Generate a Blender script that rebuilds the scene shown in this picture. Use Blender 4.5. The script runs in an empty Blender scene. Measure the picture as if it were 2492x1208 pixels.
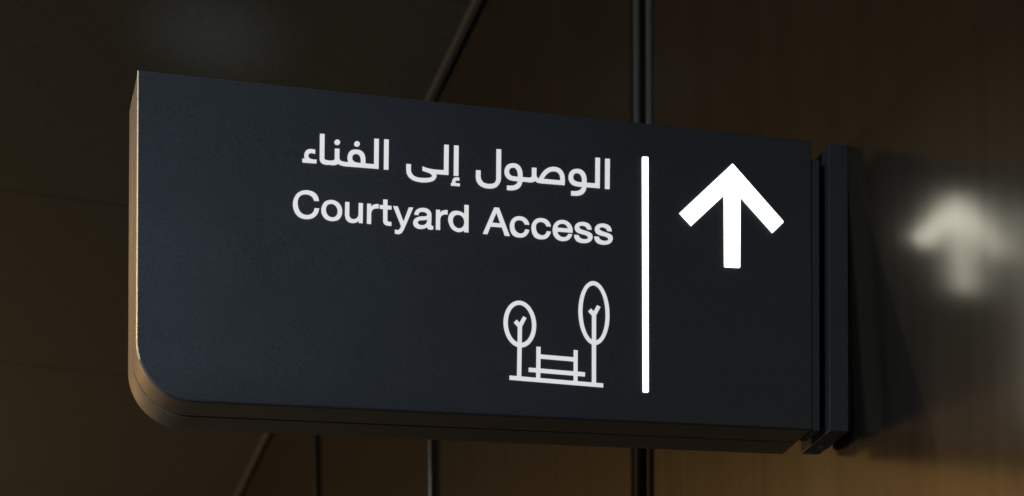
import bpy, math, random
from mathutils import Vector, Matrix
from mathutils.geometry import tessellate_polygon

C = bpy.context.scene.collection
S = bpy.context.scene
V = Vector

# ------------------------------------------------------------------ camera
CAM = V((0.0, 0.0, 1.45))
YAW = math.radians(18.694)                       # camera turned right of the wall's direction (+Y)
cd = bpy.data.cameras.new('camera')
cam = bpy.data.objects.new('camera', cd); C.objects.link(cam)
cam.location = CAM
cam.rotation_euler = (math.radians(90), 0, -YAW)
cd.sensor_width = 36; cd.lens = 62.163; cd.shift_x = 0.0; cd.shift_y = 0.72071
cd.clip_start = 0.05; cd.clip_end = 200
cd.dof.use_dof = True; cd.dof.focus_distance = 2.58; cd.dof.aperture_fstop = 4.5
S.camera = cam

# ------------------------------------------------------------------ dark interior, lamps only
w = bpy.data.worlds.new('World'); S.world = w; w.use_nodes = True
bg = w.node_tree.nodes['Background']
bg.inputs[0].default_value = (0.8, 0.92, 1.0, 1); bg.inputs[1].default_value = 0.03
S.view_settings.view_transform = 'Standard'; S.view_settings.look = 'None'
S.view_settings.exposure = 0; S.view_settings.gamma = 1

def lamp(kind, name, loc, power, col, size=0.1, aim=None, spot=None, blend=0.6):
    l = bpy.data.lights.new(name, kind); o = bpy.data.objects.new(name, l); C.objects.link(o)
    o.location = loc; l.energy = power; l.color = col
    if kind == 'AREA': l.shape = 'DISK'; l.size = size
    else: l.shadow_soft_size = size
    if spot: l.spot_size = math.radians(spot); l.spot_blend = blend
    if aim is not None:
        o.rotation_euler = (V(aim) - V(loc)).to_track_quat('-Z', 'Y').to_euler()
    return o
lamp('POINT', 'amber_uplight', (-2.5, 7.8, 2.4), 138, (1.0, 0.61, 0.26), 0.25)
lamp('SPOT', 'added_amber_side_spot', (-2.2, 2.95, 3.3), 205, (1.0, 0.62, 0.27), 0.08, aim=(-0.12, 2.55, 2.5), spot=18, blend=1.0)  # added spot, brightens the sign's left end and bevel
lamp('SPOT', 'ceiling_downlight', (-1.6, 3.1, 4.05), 80, (1.0, 0.92, 0.78), 0.015, aim=(1.4, 2.2, 2.12), spot=20, blend=0.6)
fill = lamp('AREA', 'added_cool_fill', (-1.3, 0.7, 2.7), 4.6, (0.72, 0.86, 1.0), 0.8, aim=(0.2, 2.5, 2.4))  # added fill for the sign face, no visible source
fill.data.spread = math.radians(80)
lamp('SPOT', 'added_bounce_spot', (-2.2, 3.2, 0.7), 62, (1.0, 0.88, 0.70), 0.3, aim=(0.12, 2.5, 2.3), spot=15, blend=1.0)  # added spot on the lower left corner, stands in for light from below
lamp('SPOT', 'added_ceiling_glow_spot', (0.2, 3.6, 2.0), 42, (0.55, 0.80, 1.0), 0.15, aim=(0.76, 4.67, 4.0), spot=8, blend=1.0)  # added from below, imitates a cool lamp's reflection on the ceiling

# ------------------------------------------------------------------ materials
def mat(name, base, rough=0.5, metal=0.0, emit=None, estr=0.0, spec=0.5):
    m = bpy.data.materials.new(name); m.use_nodes = True
    b = m.node_tree.nodes['Principled BSDF']
    b.inputs['Base Color'].default_value = (*base, 1); b.inputs['Roughness'].default_value = rough
    b.inputs['Metallic'].default_value = metal; b.inputs['Specular IOR Level'].default_value = spec
    if emit: b.inputs['Emission Color'].default_value = (*emit, 1); b.inputs['Emission Strength'].default_value = estr
    return m
def nd(m, t, **kw):
    n = m.node_tree.nodes.new(t)
    for k, v in kw.items():
        if hasattr(n, k): setattr(n, k, v)
        else: n.inputs[k].default_value = v
    return n
def lk(m, a, b): m.node_tree.links.new(a, b)
def grain(m, scale, bump, dist, colvar=0.0, base=None, stretch=(1, 1, 1), roughvar=None, detail=4):
    """fine noise: relief, small colour variation and roughness variation"""
    b = m.node_tree.nodes['Principled BSDF']
    tc = nd(m, 'ShaderNodeTexCoord'); mp = nd(m, 'ShaderNodeMapping'); mp.inputs['Scale'].default_value = stretch
    n = nd(m, 'ShaderNodeTexNoise', Scale=scale, Detail=detail)
    lk(m, tc.outputs['Object'], mp.inputs['Vector']); lk(m, mp.outputs[0], n.inputs['Vector'])
    if bump:
        bp = nd(m, 'ShaderNodeBump', Strength=bump, Distance=dist)
        lk(m, n.outputs['Fac'], bp.inputs['Height']); lk(m, bp.outputs[0], b.inputs['Normal'])
    if colvar:
        r = nd(m, 'ShaderNodeMapRange'); r.inputs['From Min'].default_value = .3; r.inputs['From Max'].default_value = .7
        r.inputs['To Min'].default_value = 1 - colvar; r.inputs['To Max'].default_value = 1 + colvar
        lk(m, n.outputs['Fac'], r.inputs['Value'])
        mx = nd(m, 'ShaderNodeMix', data_type='RGBA', blend_type='MULTIPLY'); mx.inputs[0].default_value = 1
        mx.inputs[6].default_value = (*base, 1); lk(m, r.outputs[0], mx.inputs[7]); lk(m, mx.outputs[2], b.inputs['Base Color'])
    if roughvar:
        r = nd(m, 'ShaderNodeMapRange'); r.inputs['From Min'].default_value = .3; r.inputs['From Max'].default_value = .7
        r.inputs['To Min'].default_value, r.inputs['To Max'].default_value = roughvar
        lk(m, n.outputs['Fac'], r.inputs['Value']); lk(m, r.outputs[0], b.inputs['Roughness'])
    return m

M = {}
M['powder'] = grain(mat('charcoal_powder_coat', (.070, .075, .083), .48), 420, .30, .0005, .20, (.070, .075, .083), detail=2)
M['shell'] = grain(mat('tan_shell_coat', (.19, .15, .105), .55), 420, .25, .0005, .22, (.19, .15, .105), detail=2)  # sides lighter and browner than the front coat
def smudge(m, scale, lo, hi):
    """slow, uneven changes of sheen: handling marks and settled dust"""
    b = m.node_tree.nodes['Principled BSDF']
    tc = nd(m, 'ShaderNodeTexCoord'); n = nd(m, 'ShaderNodeTexNoise', Scale=scale, Detail=5, Roughness=.65)
    r = nd(m, 'ShaderNodeMapRange'); r.inputs['From Min'].default_value = .3; r.inputs['From Max'].default_value = .7
    r.inputs['To Min'].default_value = lo; r.inputs['To Max'].default_value = hi
    lk(m, tc.outputs['Object'], n.inputs['Vector']); lk(m, n.outputs['Fac'], r.inputs['Value']); lk(m, r.outputs[0], b.inputs['Roughness'])
smudge(M['powder'], 7, .38, .58); smudge(M['shell'], 12, .46, .64)
M['edge'] = mat('edge_highlight_tone', (.55, .52, .46), .42, .3)  # pale tone for highlights coloured onto bevels
M['gap'] = mat('black_gap', (.012, .012, .012), .7)
M['steel'] = mat('screw_steel', (.55, .53, .5), .3, 1)
M['letter'] = mat('backlit_letter', (.55, .55, .55), .5, emit=(1, 1, 1), estr=.63)
M['lit'] = mat('lit_acrylic', (.85, .85, .83), .35, emit=(.88, .97, 1.0), estr=2.3)
M['wall'] = grain(mat('bronze_wall_panel', (.355, .30, .225), .2, .94), 9, .012, .001, .07, (.355, .30, .225), stretch=(1, 3, .05), roughvar=(.198, .21))
M['joint'] = mat('blue_black_joint', (.016, .020, .026), .5)
M['bead'] = mat('joint_bead_aluminium', (.20, .195, .18), .5, 0)
M['ceiling'] = grain(mat('brown_ceiling_paint', (.134, .137, .117), .7, spec=.2), 130, .15, .003, .22, (.134, .137, .117), detail=3)
M['trim'] = mat('cove_trim_aluminium', (.17, .165, .15), .55, .0)

# ------------------------------------------------------------------ helpers
def link(name, verts, faces, m, parent=None, smooth=False, origin=None, bevel=0, segs=2):
    me = bpy.data.meshes.new(name)
    o0 = V(origin) if origin is not None else (parent_base(parent) if parent else V((0, 0, 0)))
    me.from_pydata([tuple(V(v) - o0) for v in verts], [], faces); me.update()
    me.materials.append(m)
    o = bpy.data.objects.new(name, me); C.objects.link(o)
    if parent is None: o.location = o0
    else: o.parent = parent
    import bmesh
    bm = bmesh.new(); bm.from_mesh(me); bmesh.ops.recalc_face_normals(bm, faces=bm.faces)
    if bevel:
        es = [e for e in bm.edges if len(e.link_faces) == 2 and e.calc_face_angle(0) > .5]
        bmesh.ops.bevel(bm, geom=es, offset=bevel, segments=segs, profile=.5, affect='EDGES', clamp_overlap=True)
    bm.to_mesh(me); bm.free()
    if smooth:
        for p in me.polygons: p.use_smooth = len(p.vertices) <= 4
        me.set_sharp_from_angle(angle=math.radians(35))
    return o
def parent_base(p):
    b = V((0, 0, 0))
    while p is not None: b = b + p.location; p = p.parent
    return b
def thing(name, loc, label, cat):
    o = bpy.data.objects.new(name, None); C.objects.link(o); o.location = loc; o.empty_display_size = .1
    o['label'] = label; o['category'] = cat
    return o
def box_vf(x0, x1, y0, y1, z0, z1, fn=lambda p: p):
    vs = [fn(V(p)) for p in ((x0,y0,z0),(x1,y0,z0),(x1,y1,z0),(x0,y1,z0),(x0,y0,z1),(x1,y0,z1),(x1,y1,z1),(x0,y1,z1))]
    return vs, [(0,3,2,1),(4,5,6,7),(0,1,5,4),(1,2,6,5),(2,3,7,6),(3,0,4,7)]
def merge(*vfs):
    vs, fs = [], []
    for v, f in vfs:
        k = len(vs); vs += v; fs += [tuple(i + k for i in q) for q in f]
    return vs, fs
MARKS = [
    ('letter', [['232.5,348.8 232.4,354.1 236.2,354.1 235.1,358.9~ 236.3,364~ 239.6,367.5~ 244.2,368.8~ 247.7,368.8~ 251,368.3 250.8,362.8 247.7,363.4~ 244.7,363.4~ 241.9,361.7~ 240.8,358.7~ 241.9,355.9~ 245.7,354.5~ 252.9,354.5 252.8,349.2 241.2,348.8']]),
    ('letter', [['257.8,392.2 264.5,392.3 264.3,359.1 265,355.7~ 267.7,355~ 275.6,355.1~ 278.6,356.3~ 279.6,360 279.7,372.9 286.4,373.1 286.3,360.6 287.7,356.4~ 291.9,355.1~ 299.8,355.1 298.5,359.7~ 298.8,364.8~ 301,370~ 305.1,373.1~ 310.7,374.2~ 316.9,373.8~ 321.5,370.9~ 324.1,366.1~ 324.7,361.1~ 324.7,355.3 337.7,355.3 338,392.7 344.7,392.9 344.4,349.4 324.6,349.2 294.9,348.9 290.3,349.4~ 286.8,350.4~ 284.8,351.8 282.2,350~ 278.1,349~ 271.5,349.1 264.4,348.9~ 260.4,350.4~ 258.2,353.5~ 257.6,358', '305.2,361.8~ 305.7,364.6~ 307.7,367.1~ 311,368.3~ 314.5,367.7~ 316.9,365.2~ 317.9,361~ 318,355.5 312.3,355.4~ 308.2,356.4~ 305.9,358.7~']]),
    ('letter_dot', [['287.2,382.8~ 286.9,381.3~ 286,379.9~ 284.7,379~ 283.1,378.6~ 281.6,378.7~ 280.2,379.4~ 279.4,380.6~ 279,382~ 279.4,383.5~ 280.2,384.8~ 281.5,385.7~ 283.1,386.2~ 284.7,386~ 286,385.3~ 286.9,384.2~']]),
    ('letter_dot', [['316.3,383.1~ 316,381.6~ 315.1,380.3~ 313.8,379.3~ 312.2,378.9~ 310.7,379~ 309.3,379.7~ 308.4,380.9~ 308.1,382.3~ 308.4,383.8~ 309.3,385.1~ 310.6,386.1~ 312.2,386.5~ 313.8,386.4~ 315.1,385.7~ 316,384.5~']]),
    ('letter', [['352.7,393.1 359.5,393.3 359.1,349.5 352.3,349.4']]),
    ('letter', [['443.5,393.8 450.4,394 450,349.9 440.4,349.7 430.7,349.6 431.8,346.5~ 430.7,343.1~ 427.3,339.5~ 421.5,337.2~ 414.1,335.8~ 404.6,335.8~ 395.7,337.8~ 389.5,342.1~ 386.5,347.9~ 386.1,353.4~ 386.2,360.2 393,360.3 392.9,354 393.6,348.5~ 396.8,344.2~ 402.5,342~ 409.9,341.7~ 417.2,342.3~ 423,343.8~ 425.3,346.2~ 423.8,348.6~ 419.9,350.5~ 415.1,351.6~ 410.5,352.8 410.5,358.7 416.2,357.1~ 423.5,356~ 429.9,355.7~ 435.1,355.8~ 443.1,356']]),
    ('letter', [['458.6,394.1 465.6,394.3 465.3,349.7 458.2,349.6']]),
    ('letter', [['454,334.4 454.2,338.4 456.5,338.4 455.9,341~ 456.8,344.2~ 459,346.3~ 462.2,347.1~ 466.8,346.6 466.6,342.6 463.8,342.9~ 461.1,341.9~ 460.4,340.1~ 461.4,338.8~ 463.8,338.4~ 467.6,338.5 467.4,334.6 460.6,334.6']]),
    ('letter', [['697.4,396.2 705,396.5 704.5,350.6 697.1,350.5']]),
    ('letter', [['681.6,396.4 688.9,396.5 688.5,350.6 666.8,350.4 666,346~ 663.2,341.3~ 658.7,338~ 652.6,336.2~ 647,335.8~ 642.4,335.8 642.5,342.3 648.1,342.5~ 653.1,343.5~ 657.3,345.8~ 659.8,350.4 651.5,350.5~ 645.3,351.8~ 640.9,355.2~ 638.6,360.2~ 638.5,365.4~ 640.3,370.5~ 644.8,374.6~ 651.4,376.5~ 657.6,376.2~ 662.6,373.3~ 666,368~ 667.2,361.8~ 667.2,356.8 681.3,357.2', '645.6,363.6~ 646.4,366.9~ 648.7,369.5~ 652,370.5~ 655.9,369.6~ 658.7,366.4~ 659.9,361.2~ 659.9,357 653.7,356.9~ 649.2,357.8~ 646.4,360~']]),
    ('letter', [['631.9,350.4 612.6,350.2 600.5,350.1 592.8,350.2~ 588.4,350.8~ 585.5,353 583,351.3~ 579.1,350.2~ 573.1,350.1 564.7,350.1 563.8,346.1~ 561.7,341.8~ 557.3,338.3~ 552.4,336.3~ 547,335.4~ 540.7,335.5 540.9,342 547,342.1~ 551.8,343.3~ 555.7,345.9~ 557.7,350.1 550.2,350.1~ 543.7,351.4~ 539.3,354.9~ 537.1,359.8~ 537,364.5~ 538.8,369.8~ 542.6,373.6~ 549.1,375.7~ 555.6,375.5~ 560.5,372.6~ 563.8,367.4~ 565,361.3~ 565,356.5 570.9,356.5~ 575.3,356.6~ 578.6,357.6~ 579.8,360.5~ 579.9,364.6 580,372.1 587,372.2 586.9,362.1 587.9,358.6~ 590.7,356.4 593.4,361.7~ 597.8,367.8~ 603.8,373~ 610.4,375.7~ 617,376.3~ 623.7,374.8~ 628.7,370.5~ 631.4,365~ 632.2,358.8~', '598.3,356.7 601.1,361.3~ 605.5,366.1~ 610.4,369~ 615.4,369.9~ 620.4,369~ 623.7,365.7~ 624.9,361.3~ 624.9,356.8', '543.8,363~ 544.5,366~ 546.9,368.7~ 550.2,369.8~ 554,369.1~ 556.5,365.9~ 557.8,360.6~ 557.8,356.4 551.8,356.4~ 547.5,357.1~ 544.8,359.5~']]),
    ('letter', [['524.3,394.7 531.5,394.8 531.2,353.1 530.7,347.9~ 528.5,343.1~ 524.8,338.9~ 519.4,336.2~ 513.4,335.3~ 505.9,335.7~ 498.9,338.3~ 494.6,342.7~ 492.7,347.7~ 492.4,352.8 492.5,360.5 499.5,360.6 499.5,353.4 500.5,347.7~ 503.7,343.5~ 509.1,341.8~ 514.5,341.9~ 519.9,343.4~ 523.1,347~ 524,352.5']]),
    ('letter', [['256.4,295.2 255.5,299.8~ 253,304.1~ 248.4,307.4~ 242.4,308.9~ 236.8,308.8~ 230.8,307.2~ 225.3,303.6~ 221.3,298~ 219.3,291.8~ 219,286.8~ 220.2,280~ 223.4,273.8~ 228.4,269.7~ 234,268~ 240.5,268~ 246.5,269.5~ 252.1,273.4~ 255.6,278.9~ 256.9,284.4 250.2,284.3 249,279.8~ 246,276.1~ 241,273.7~ 235.4,273.8~ 230.4,276.3~ 227.1,281.5~ 225.8,287.4~ 226,293.4~ 228.3,299~ 232.8,302.4~ 237.8,303.3~ 243.4,302.5~ 247.4,299.6~ 249.8,295']]),
    ('letter', [['260.2,283.7~ 261.6,289.3~ 265.6,295~ 271.2,297.5~ 274.7,298~ 280.8,297.2~ 286.4,293.7~ 289.8,288.2~ 290.6,282.7~ 289.6,276.6~ 286,271.3~ 280.9,268.7~ 275.9,268~ 269.8,268.7~ 264.2,272.1~ 260.9,277.8~', '266.8,283.8~ 267.7,288.3~ 270.7,291.6~ 274.6,292.8~ 278.8,292.1~ 282.4,288.8~ 284.1,283.2~ 283.1,277.9~ 280.4,274.4~ 276.3,273.1~ 271.8,274~ 268.2,277.4~']]),
    ('letter', [['295.2,297 301.2,297.1 301.1,279.5 301.8,276.1~ 303.9,273.6~ 307.4,272.9~ 311.5,274.4~ 314.1,277.6~ 314.9,281.7 315.1,297.1 321.3,297.2 321,268.4 315.3,268.4 315.3,271.8 312.6,269.4~ 306.9,267.6~ 301.3,268.2~ 297.2,271.2~ 295.3,276.1~ 294.9,281.1']]),
    ('letter', [['327.6,297.1 333.4,297.2 333.5,292.6 335.6,295.4~ 339.2,297.1~ 344.7,297.7 344.5,291.7 340.3,291.4~ 336.1,289.4~ 333.9,285.2~ 333.6,280.1 333.4,268.2 327.3,268.3']]),
    ('letter', [['351.6,305.2 357.9,305.4 357.8,296.9 363.8,296.7 363.9,291.7 357.8,291.6 357.7,277 358.3,274~ 360.5,273.3~ 363.8,273.3 363.7,267.9 358.9,267.9~ 354.8,268.7~ 352.3,271.3~ 351.6,275.5 351.5,291.6 346.3,291.5 346.3,296.8 351.6,296.7']]),
    ('letter', [['366.5,296.8 373.3,296.8 381.9,275.1 389.9,296.8 396.6,297 383.9,266.9 381.8,262.5~ 379.2,258.8~ 375.6,256.9~ 371.9,256.7~ 369.2,257.1 369.2,262.7 371.9,262.2~ 374.5,262.6~ 376.6,264.9~ 378.4,268.9']]),
    ('letter', [['398.3,287 404.6,287 405.3,289.8~ 407.9,291.9~ 411.6,292.3~ 415.8,291.5~ 417.7,289.4~ 417.6,287.1~ 415.3,285.9~ 409,285.1~ 402.7,283.2~ 398,279.7~ 396.6,275.1~ 398,270.6~ 402.7,267.4~ 408.5,266.9~ 413.7,268.1~ 417.9,270.4 419,268~ 422.1,267~ 426.9,267.8 427.1,272.5 425.3,272.3~ 424,273.7~ 424,277.2 424.1,288.4 423.2,292.4~ 420,296~ 414.7,297.7~ 410,297.7~ 404.7,296.2~ 400.6,293.1~ 398.7,289.4~', '417.7,281.6 417.6,278.7~ 416.3,275.6~ 413.2,273~ 409,272.2~ 405.3,273~ 403.3,275.9~ 404.8,278.4~ 409,279.8~ 414.2,280.5~']]),
    ('letter', [['431.3,296.8 437.4,296.9 437.3,292.3 439.5,295.1~ 443.2,296.8~ 448.9,297.5 448.7,291.3 444.3,291.1~ 440,289~ 437.8,284.4~ 437.5,279.3 437.4,267.7 431,267.7']]),
    ('letter', [['474.7,307.5 481.1,307.5 480.9,267.4 474.3,267.4 474.4,270.1 471.8,268.4~ 466.4,266.8~ 461.1,267.6~ 455.8,270.7~ 452.1,276~ 450,283~ 450.7,289.6~ 454.2,294.8~ 458.9,297.2~ 463.2,297.7~ 469.6,296.6~ 474.7,293.9', '456.8,282.5~ 457.7,287.2~ 460,290.4~ 464,292.2~ 468.5,291.8~ 472.3,289.2~ 474.6,283.4~ 473.7,277.7~ 471.2,273.9~ 467,272.1~ 462.2,273~ 458.4,276.5~']]),
    ('letter', [['520.8,307.5 528.3,307.5 545.1,266.9 537.4,267 533.2,278.9 515.1,278.8 510.4,267 503.2,267.1', '524.3,300.2 530.5,284.3 517.7,284.5']]),
    ('letter', [['575.6,286.1 574.3,290.5~ 570.4,294.8~ 565,297.1~ 559.5,297.4~ 553,295.6~ 548.1,291.3~ 545.6,284.9~ 545.5,279.7~ 547.1,273.1~ 550.9,268.2~ 556.9,266.1~ 562.3,266.1~ 568.3,267.7~ 573.2,272~ 575.7,278.1 569.3,278.7 567.7,274.7~ 563.9,272~ 559.6,272~ 555.2,274.5~ 552.7,278.7~ 552.2,282.8~ 553.3,288.1~ 556.3,290.9~ 560.6,292~ 565.5,290.7~ 568.8,286.2']]),
    ('letter', [['609.9,286.1 608.5,290.5~ 604.7,294.9~ 599.2,297.1~ 593.7,297.4~ 587.1,295.7~ 582.2,291.3~ 579.6,284.9~ 579.5,279.7~ 581.1,273.1~ 584.9,268.2~ 591,266~ 596.4,266~ 602.5,267.6~ 607.4,272~ 610,278.1 603.5,278.6 601.9,274.7~ 598.1,272~ 593.7,271.9~ 589.3,274.4~ 586.8,278.7~ 586.2,282.8~ 587.4,288.1~ 590.4,290.9~ 594.8,292~ 599.7,290.7~ 603,286.2']]),
    ('letter', [['644.5,279.6 644.8,283.3~ 643.5,288.4~ 639.8,293.4~ 634.3,296.6~ 628.2,297.3~ 621.5,295.6~ 616,291~ 613.5,285~ 613.2,279.8~ 614.9,273.2~ 619.4,268.3~ 624.9,266.1~ 631,266~ 637.1,267.7~ 641.5,271.5~ 644.1,276.9 637.7,277.1 635.4,273.5~ 631,271.5~ 626.6,272~ 622.3,274.8~ 620.2,279.5', '620.5,285.2 622.1,289.1~ 625.4,291.3~ 629.3,292~ 633.7,290.8~ 636.5,287.9~ 637.7,285.1']]),
    ('letter', [['675.2,286.4 674.4,290.3~ 671.1,294.6~ 665.5,296.7~ 659.9,296.8~ 653.7,295.3~ 649.3,291.5~ 648.4,286.7~ 650.4,282.2~ 656,279.5~ 662.7,278.2~ 667.7,276.9~ 669.9,274.5~ 668.8,272.4~ 664.9,271~ 659.9,271.4~ 656.2,273.2~ 654.3,276.5 647.5,276.4 648.2,272~ 651.5,267.6~ 657.1,265.6~ 663.8,265.5~ 670.5,266.9~ 675.2,270.4~ 677,275.3~ 675.5,279.9~ 671.1,282.4~ 664.9,284~ 658.8,285.6~ 655.6,287.6~ 655.6,289.6~ 658.2,291.2~ 662.1,291.5~ 666,290~ 668.6,286.5']]),
    ('letter', [['707.9,286.5 707.1,290.5~ 703.7,294.7~ 698.1,296.8~ 692.5,297~ 686.3,295.5~ 681.8,291.6~ 680.9,286.8~ 682.9,282.3~ 688.6,279.5~ 695.3,278.3~ 700.4,277~ 702.6,274.6~ 701.5,272.4~ 697.6,271.1~ 692.5,271.4~ 688.8,273.2~ 686.9,276.6 680,276.5 680.7,272.1~ 684.1,267.6~ 689.7,265.6~ 696.4,265.5~ 703.2,267~ 707.9,270.5~ 709.7,275.4~ 708.3,280~ 703.8,282.5~ 697.6,284.1~ 691.4,285.8~ 688.2,287.7~ 688.2,289.7~ 690.8,291.3~ 694.7,291.6~ 698.7,290.1~ 701.3,286.6']]),
    ('tree_symbol', [['586.9,136.6~ 586.2,143.4~ 584.6,149.9~ 582,155.9~ 578.7,161.2~ 574.7,165.5~ 570.2,168.7~ 565.3,170.6~ 560.3,171.2~ 555.3,170.5~ 550.6,168.5~ 546.3,165.3~ 542.5,161~ 539.5,155.7~ 537.3,149.7~ 536,143.2~ 535.7,136.4~ 536.4,129.7~ 538,123.2~ 540.5,117.2~ 543.8,111.9~ 547.8,107.6~ 552.3,104.4~ 557.1,102.5~ 562.1,101.8~ 567.1,102.4~ 571.8,104.4~ 576.2,107.6~ 580,112~ 583,117.2~ 585.3,123.3~ 586.5,129.8~', '580.4,136.9~ 579.9,142.5~ 578.7,147.9~ 576.9,152.8~ 574.4,157.1~ 571.4,160.6~ 568.1,163.2~ 564.5,164.8~ 560.7,165.3~ 557,164.7~ 553.5,163~ 550.3,160.3~ 547.4,156.7~ 545.2,152.4~ 543.5,147.5~ 542.5,142.1~ 542.3,136.6~ 542.7,131~ 543.9,125.7~ 545.8,120.8~ 548.2,116.5~ 551.2,113~ 554.5,110.4~ 558.1,108.8~ 561.9,108.3~ 565.6,108.8~ 569.1,110.5~ 572.4,113.1~ 575.2,116.7~ 577.5,121~ 579.2,126~ 580.2,131.4~'], ['551.8,138.2 556.1,142.7 560.5,138.3 566.3,148.4 571.6,145.9 564.5,132.5 563.4,57.5 556.9,57.5 558.1,132.1']]),
    ('tree_symbol', [['704.4,160.2~ 703.8,169.7~ 702.2,178.7~ 699.7,187.1~ 696.4,194.4~ 692.5,200.4~ 688.1,204.9~ 683.3,207.6~ 678.5,208.5~ 673.6,207.6~ 669,204.8~ 664.7,200.4~ 661.1,194.4~ 658.1,187.1~ 656,178.8~ 654.7,169.8~ 654.4,160.4~ 655.1,151~ 656.7,142~ 659.1,133.7~ 662.4,126.4~ 666.3,120.4~ 670.7,115.9~ 675.4,113.1~ 680.3,112.1~ 685.1,113~ 689.8,115.7~ 694,120.1~ 697.7,126.1~ 700.7,133.4~ 702.9,141.7~ 704.1,150.8~', '698.2,160.5~ 697.7,168.7~ 696.5,176.6~ 694.7,183.9~ 692.2,190.3~ 689.3,195.5~ 686,199.3~ 682.4,201.7~ 678.7,202.5~ 675.1,201.7~ 671.6,199.3~ 668.4,195.4~ 665.7,190.1~ 663.5,183.8~ 661.9,176.5~ 661,168.6~ 660.7,160.5~ 661.2,152.3~ 662.4,144.4~ 664.3,137.2~ 666.7,130.8~ 669.7,125.6~ 673,121.7~ 676.5,119.3~ 680.2,118.5~ 683.8,119.3~ 687.3,121.7~ 690.5,125.5~ 693.3,130.7~ 695.5,137.1~ 697.1,144.4~ 698,152.3~'], ['670,162.5 674.4,166.8 678.8,162.8 684.3,172.5 689.8,170 682.7,156.9 682.6,54.3 676.1,54.3 676.2,156.5']]),
    ('bench_symbol', [['587.5,104.2 593.9,104.1 593.4,56.7 587.1,56.9'], ['646.8,102.4 653.1,102.3 652.8,55.1 646.7,55.3'], ['593.7,92.8 646.8,91.4 646.8,85.4 593.6,86.8'], ['575.4,72.1 664.7,69.7 664.7,63.6 575.2,66.1']]),
    ('ground_line_symbol', [['545.1,58.8 694.2,54.4 694.2,48.5 545.1,52.7']]),
    ('divider_bar', [['757.7,403.4 758.8,404.8 767,405.2 768.1,404 768.7,45.9 767.6,44.3 760,44.1 759.1,45.5']]),
    ('arrow_symbol', [['908.1,406.2 909.6,407.4~ 911.3,406.5 996.8,325.3 997.5,324~ 996.8,322.5 979.9,306.1 978.6,305~ 977.2,305.9 923.4,356.2 922.7,247.3 921.2,246 896.5,245.4 895.5,246.7 894.9,356.9 839.4,305 819.8,323']]),
]
# ------------------------------------------------------------------ the ceiling and the wall
def ceil_z(y): return 4.347 - .0891 * y
WX = 1.4115                                       # plane of the wall's face
LEAN = -.077; BATTER = -.035                   # the cladding is not quite plumb
def lean(p): return V((p.x + BATTER * (p.z - 2.5), p.y + LEAN * (p.z - 2.5), p.z))

def sheet(x0, x1, y0, y1, d0, d1):
    vs = [V((x, y, ceil_z(y) + dz)) for dz in (d0, d1) for x, y in ((x0, y0), (x1, y0), (x1, y1), (x0, y1))]
    return vs, [(0,3,2,1),(4,5,6,7),(0,1,5,4),(1,2,6,5),(2,3,7,6),(3,0,4,7)]
ceiling = link('ceiling', *sheet(-9, 2.2, -4, 15, .016, .14), M['joint']); ceiling['kind'] = 'structure'
CY0, CP = 5.543, 1.22                              # panel joints run across the passage
for k in range(-7, 7):
    link('ceiling_panel', *sheet(-9, 1.94, CY0 + k*CP + .0025, CY0 + (k+1)*CP - .0025, 0, .014), M['ceiling'], ceiling)

wall = thing('wall', (WX, 3.0, 0), 'glossy bronze brown panelled wall that the sign is fixed to', 'wall')
y_lo, y_hi = -2.8, 14.0
def slab(x0, x1, y0, y1, z0, drop, fn=lean):
    vs = []
    for x, y in ((x0, y0), (x1, y0), (x1, y1), (x0, y1)): vs.append(fn(V((x, y, z0))))
    for x, y in ((x0, y0), (x1, y0), (x1, y1), (x0, y1)):
        p = fn(V((x, y, ceil_z(y) - drop))); vs.append(p)
    return vs, [(0,3,2,1),(4,5,6,7),(0,1,5,4),(1,2,6,5),(2,3,7,6),(3,0,4,7)]
link('backing', *slab(WX + .045, WX + .30, y_lo, y_hi, 0, .002), M['joint'], wall)
PITCH = 1.500; SEAM0 = 3.341
seams = [SEAM0 + k * PITCH for k in range(-4, 7)]
for k in range(len(seams) - 1):
    a, b = seams[k] + .058, seams[k + 1] - .058
    link('wall_panel', *slab(WX, WX + .040, a, b, 0, .042), M['wall'], wall, bevel=.003)
for s in seams[2:]:
    def prof(y, r, x):
        vs, fs = [], []
        N = 8; zt = ceil_z(s) - .05
        for z in (0, zt):
            for i in range(N):
                an = 2 * math.pi * i / N
                vs.append(lean(V((x + r * math.cos(an), y + r * math.sin(an), z))))
        fs = [(i, (i + 1) % N, N + (i + 1) % N, N + i) for i in range(N)] + [tuple(range(N)), tuple(range(N, 2 * N))]
        return vs, fs
    if s > 4: continue
    link('joint_bead', *prof(s + .052, .007, WX + .012), M['bead'], wall, smooth=True)
    link('joint_bead', *prof(s - .013, .007, WX + .012), M['bead'], wall, smooth=True)

tr = link('cove_trim', *merge(([V((x, y, ceil_z(y) + dz)) for dz in (-.018, .02) for x, y in ((1.326, -3), (1.346, -3), (1.398, 13.9), (1.378, 13.9))],
     [(0,3,2,1),(4,5,6,7),(0,1,5,4),(1,2,6,5),(2,3,7,6),(3,0,4,7)])), M['trim'], wall, bevel=.004)

# ------------------------------------------------------------------ the sign: local (u along, v up, w into the depth) in metres
O0 = V((0.29086, 2.47996, 2.26221))
E1 = V((0.99822, 0.0, 0.0596)); E2 = V((0.00671, 0.01537, 0.99986)); ED = V((0.0, 0.99446, -0.10508))
def P(u, v, w): return O0 + E1 * u + E2 * v + ED * w
SW, SH, SR = 1.0483, 0.4575, 0.080                # width, height, radius of the lower left corner

sign = thing('wayfinding_sign', P(1.1125, 0, .05),
             'dark charcoal illuminated blade sign with Arabic and English lettering and a white arrow', 'sign')

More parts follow.
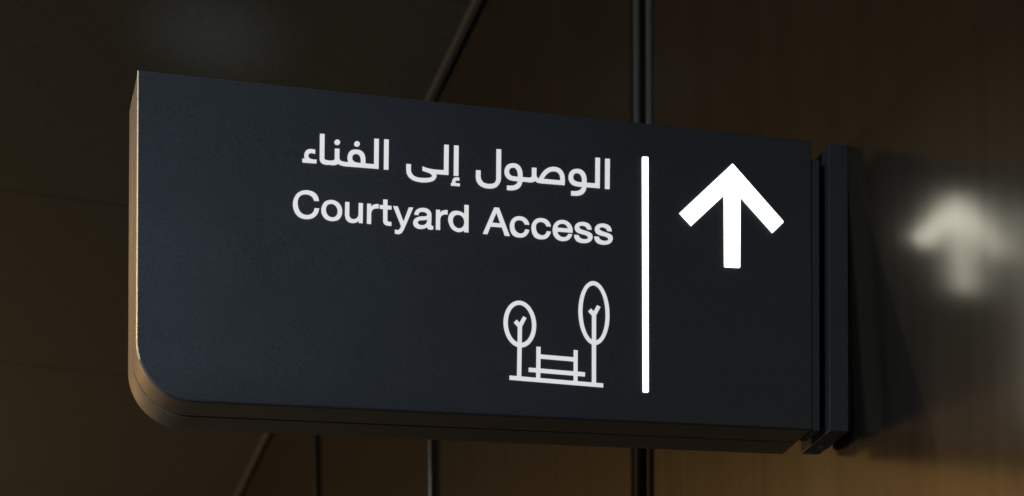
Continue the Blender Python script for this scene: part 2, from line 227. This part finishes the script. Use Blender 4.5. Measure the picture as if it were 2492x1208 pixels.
def outline(inset, right=SW, r=SR, top=SH):
    n = 24; r = r - inset
    pts = [(right, top - inset), (inset, top - inset)]
    for k in range(n + 1):
        a = math.pi + (math.pi / 2) * k / n
        pts.append((inset + r + r * math.cos(a), inset + r + r * math.sin(a)))
    pts.append((right, inset))
    return pts
def plate(pts, w0, w1, bev0=0.0, bev1=0.0, rows=4):
    """prism over an outline with rounded front / back rims (insets computed along the outline's normals)"""
    def inset(d):
        n = len(pts); res = []
        for i in range(n):
            p0, p1, p2 = V(pts[i - 1]), V(pts[i]), V(pts[(i + 1) % n])
            a = (p1 - p0).normalized(); b = (p2 - p1).normalized()
            na, nb = V((-a.y, a.x)), V((-b.y, b.x)); m = (na + nb); m /= max(m.length_squared / 2, 1e-6)
            res.append(p1 + m * d)
        return res
    loops = []
    if bev0:
        for k in range(rows + 1):
            t = math.pi / 2 * k / rows; loops.append((inset(bev0 * (1 - math.sin(t))), w0 + bev0 * (1 - math.cos(t))))
    else: loops.append((inset(0), w0))
    if bev1:
        for k in range(rows + 1):
            t = math.pi / 2 * k / rows; loops.append((inset(bev1 * (1 - math.cos(t))), w1 - bev1 * (1 - math.sin(t))))
    else: loops.append((inset(0), w1))
    vs, fs, n = [], [], len(pts)
    for lp, w_ in loops: vs += [P(q[0], q[1], w_) for q in lp]
    for k in range(len(loops) - 1):
        for i in range(n):
            j = (i + 1) % n; fs.append((k*n + i, k*n + j, (k+1)*n + j, (k+1)*n + i))
    fs.append(tuple(range(n))); fs.append(tuple(range((len(loops)-1)*n, len(loops)*n)))
    return vs, fs

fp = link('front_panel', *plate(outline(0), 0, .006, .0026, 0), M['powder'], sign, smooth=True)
fp.data.materials.append(M['edge'])               # left bevel coloured paler to stand in for its highlight
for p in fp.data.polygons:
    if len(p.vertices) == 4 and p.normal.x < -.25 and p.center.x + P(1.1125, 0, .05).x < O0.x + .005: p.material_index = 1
link('front_shell', *plate(outline(.0006), .006, .053, 0, .0012, 2), M['shell'], sign, smooth=True)
link('groove', *plate(outline(.004, SW - .003), .053, .056), M['gap'], sign, smooth=True)
link('back_shell', *plate(outline(.0002), .056, .104, .0012, .003, 3), M['shell'], sign, smooth=True)

def ubox(u0, u1, v0, v1, w0, w1): return box_vf(u0, u1, v0, v1, w0, w1, lambda p: P(*p))
link('end_spacer', *ubox(1.0497, 1.0625, -.001, .4300, .002, .046), M['powder'], sign, bevel=.0012)
link('neck', *ubox(1.040, 1.0800, .02, .41, .030, .046), M['gap'], sign)
mp = link('mounting_plate', *ubox(1.0785, 1.1128, -.001, .4562, 0, .096), M['powder'], sign, bevel=.0022, segs=3)
mp.data.materials.append(M['edge'])               # paler bevels towards the sign, caught light put into the colour
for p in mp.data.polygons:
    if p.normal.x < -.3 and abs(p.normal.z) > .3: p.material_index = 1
link('packer', *ubox(1.1120, 1.1225, .006, .448, .008, .090), M['gap'], sign)

def screw(u, v, w, r, parent):
    N = 14; vs, fs = [], []
    for dv, rr in ((.0015, r), (-.0008, r), (-.0016, r * .8), (-.0016, r * .45), (-.0004, r * .40)):
        for i in range(N):
            a = 2 * math.pi * i / N; vs.append(P(u + rr * math.cos(a), v + dv, w + rr * math.sin(a)))
    for k in range(4):
        for i in range(N): fs.append((k*N + i, k*N + (i+1) % N, (k+1)*N + (i+1) % N, (k+1)*N + i))
    fs.append(tuple(range(4*N, 5*N)))
    return link('screw', vs, fs, M['steel'], parent, smooth=True)
screw(1.097, -.001, .061, .0042, mp); screw(1.088, -.001, .090, .003, mp)
screw(1.045, .0006, .032, .002, sign)

# ------------------------------------------------------------------ lettering and marks
def smooth_loop(txt, n=5):
    q = []
    for t in txt.split():
        s = t.endswith('~'); x, y = t.rstrip('~').split(','); q.append((V((float(x), float(y))) * .001, s))
    N = len(q); out = []
    for i in range(N):
        (p1, s1), (p2, s2) = q[i], q[(i + 1) % N]
        out.append(p1)
        if not (s1 or s2): continue
        p0 = q[i - 1][0] if s1 else None; p3 = q[(i + 2) % N][0] if s2 else None
        L = (p2 - p1).length
        def tan(a, b, c):                        # tangent at b of the circle-like path a-b-c
            d1, d2 = (b - a), (c - b); l1, l2 = max(d1.length, 1e-9), max(d2.length, 1e-9)
            return (d1 / l1 * l2 + d2 / l2 * l1) / (l1 + l2)
        m1 = tan(p0, p1, p2) if p0 is not None else None
        m2 = tan(p1, p2, p3) if p3 is not None else None
        ch = (p2 - p1) / max(L, 1e-9)
        if m1 is None: m1 = 2 * ch * ch.dot(m2) - m2 if m2 is not None else ch
        if m2 is None: m2 = 2 * ch * ch.dot(m1) - m1
        m1, m2 = m1 * L, m2 * L
        for k in range(1, n):
            t = k / n; t2, t3 = t*t, t*t*t
            out.append(p1*(2*t3-3*t2+1) + m1*(t3-2*t2+t) + p2*(-2*t3+3*t2) + m2*(t3-t2))
    return out
def mark_vf(loops, w0, w1):
    pl = [[V((p.x, p.y, 0)) for p in smooth_loop(t)] for t in loops]
    flat = [p for l in pl for p in l]
    tris = tessellate_polygon(pl)
    n = len(flat)
    vs = [P(p.x, p.y, w0) for p in flat] + [P(p.x, p.y, w1) for p in flat]
    fs = [tuple(t) for t in tris]
    k = 0
    for l in pl:
        for i in range(len(l)):
            a, b = k + i, k + (i + 1) % len(l); fs.append((a, b, n + b, n + a))
        k += len(l)
    return vs, fs
for name, pieces in MARKS:
    lit = name in ('arrow_symbol', 'divider_bar')
    vf = merge(*[mark_vf(pc, -(.0010 + .00006 * i), .001) for i, pc in enumerate(pieces)])
    link(name, *vf, M['lit' if lit else 'letter'], sign)
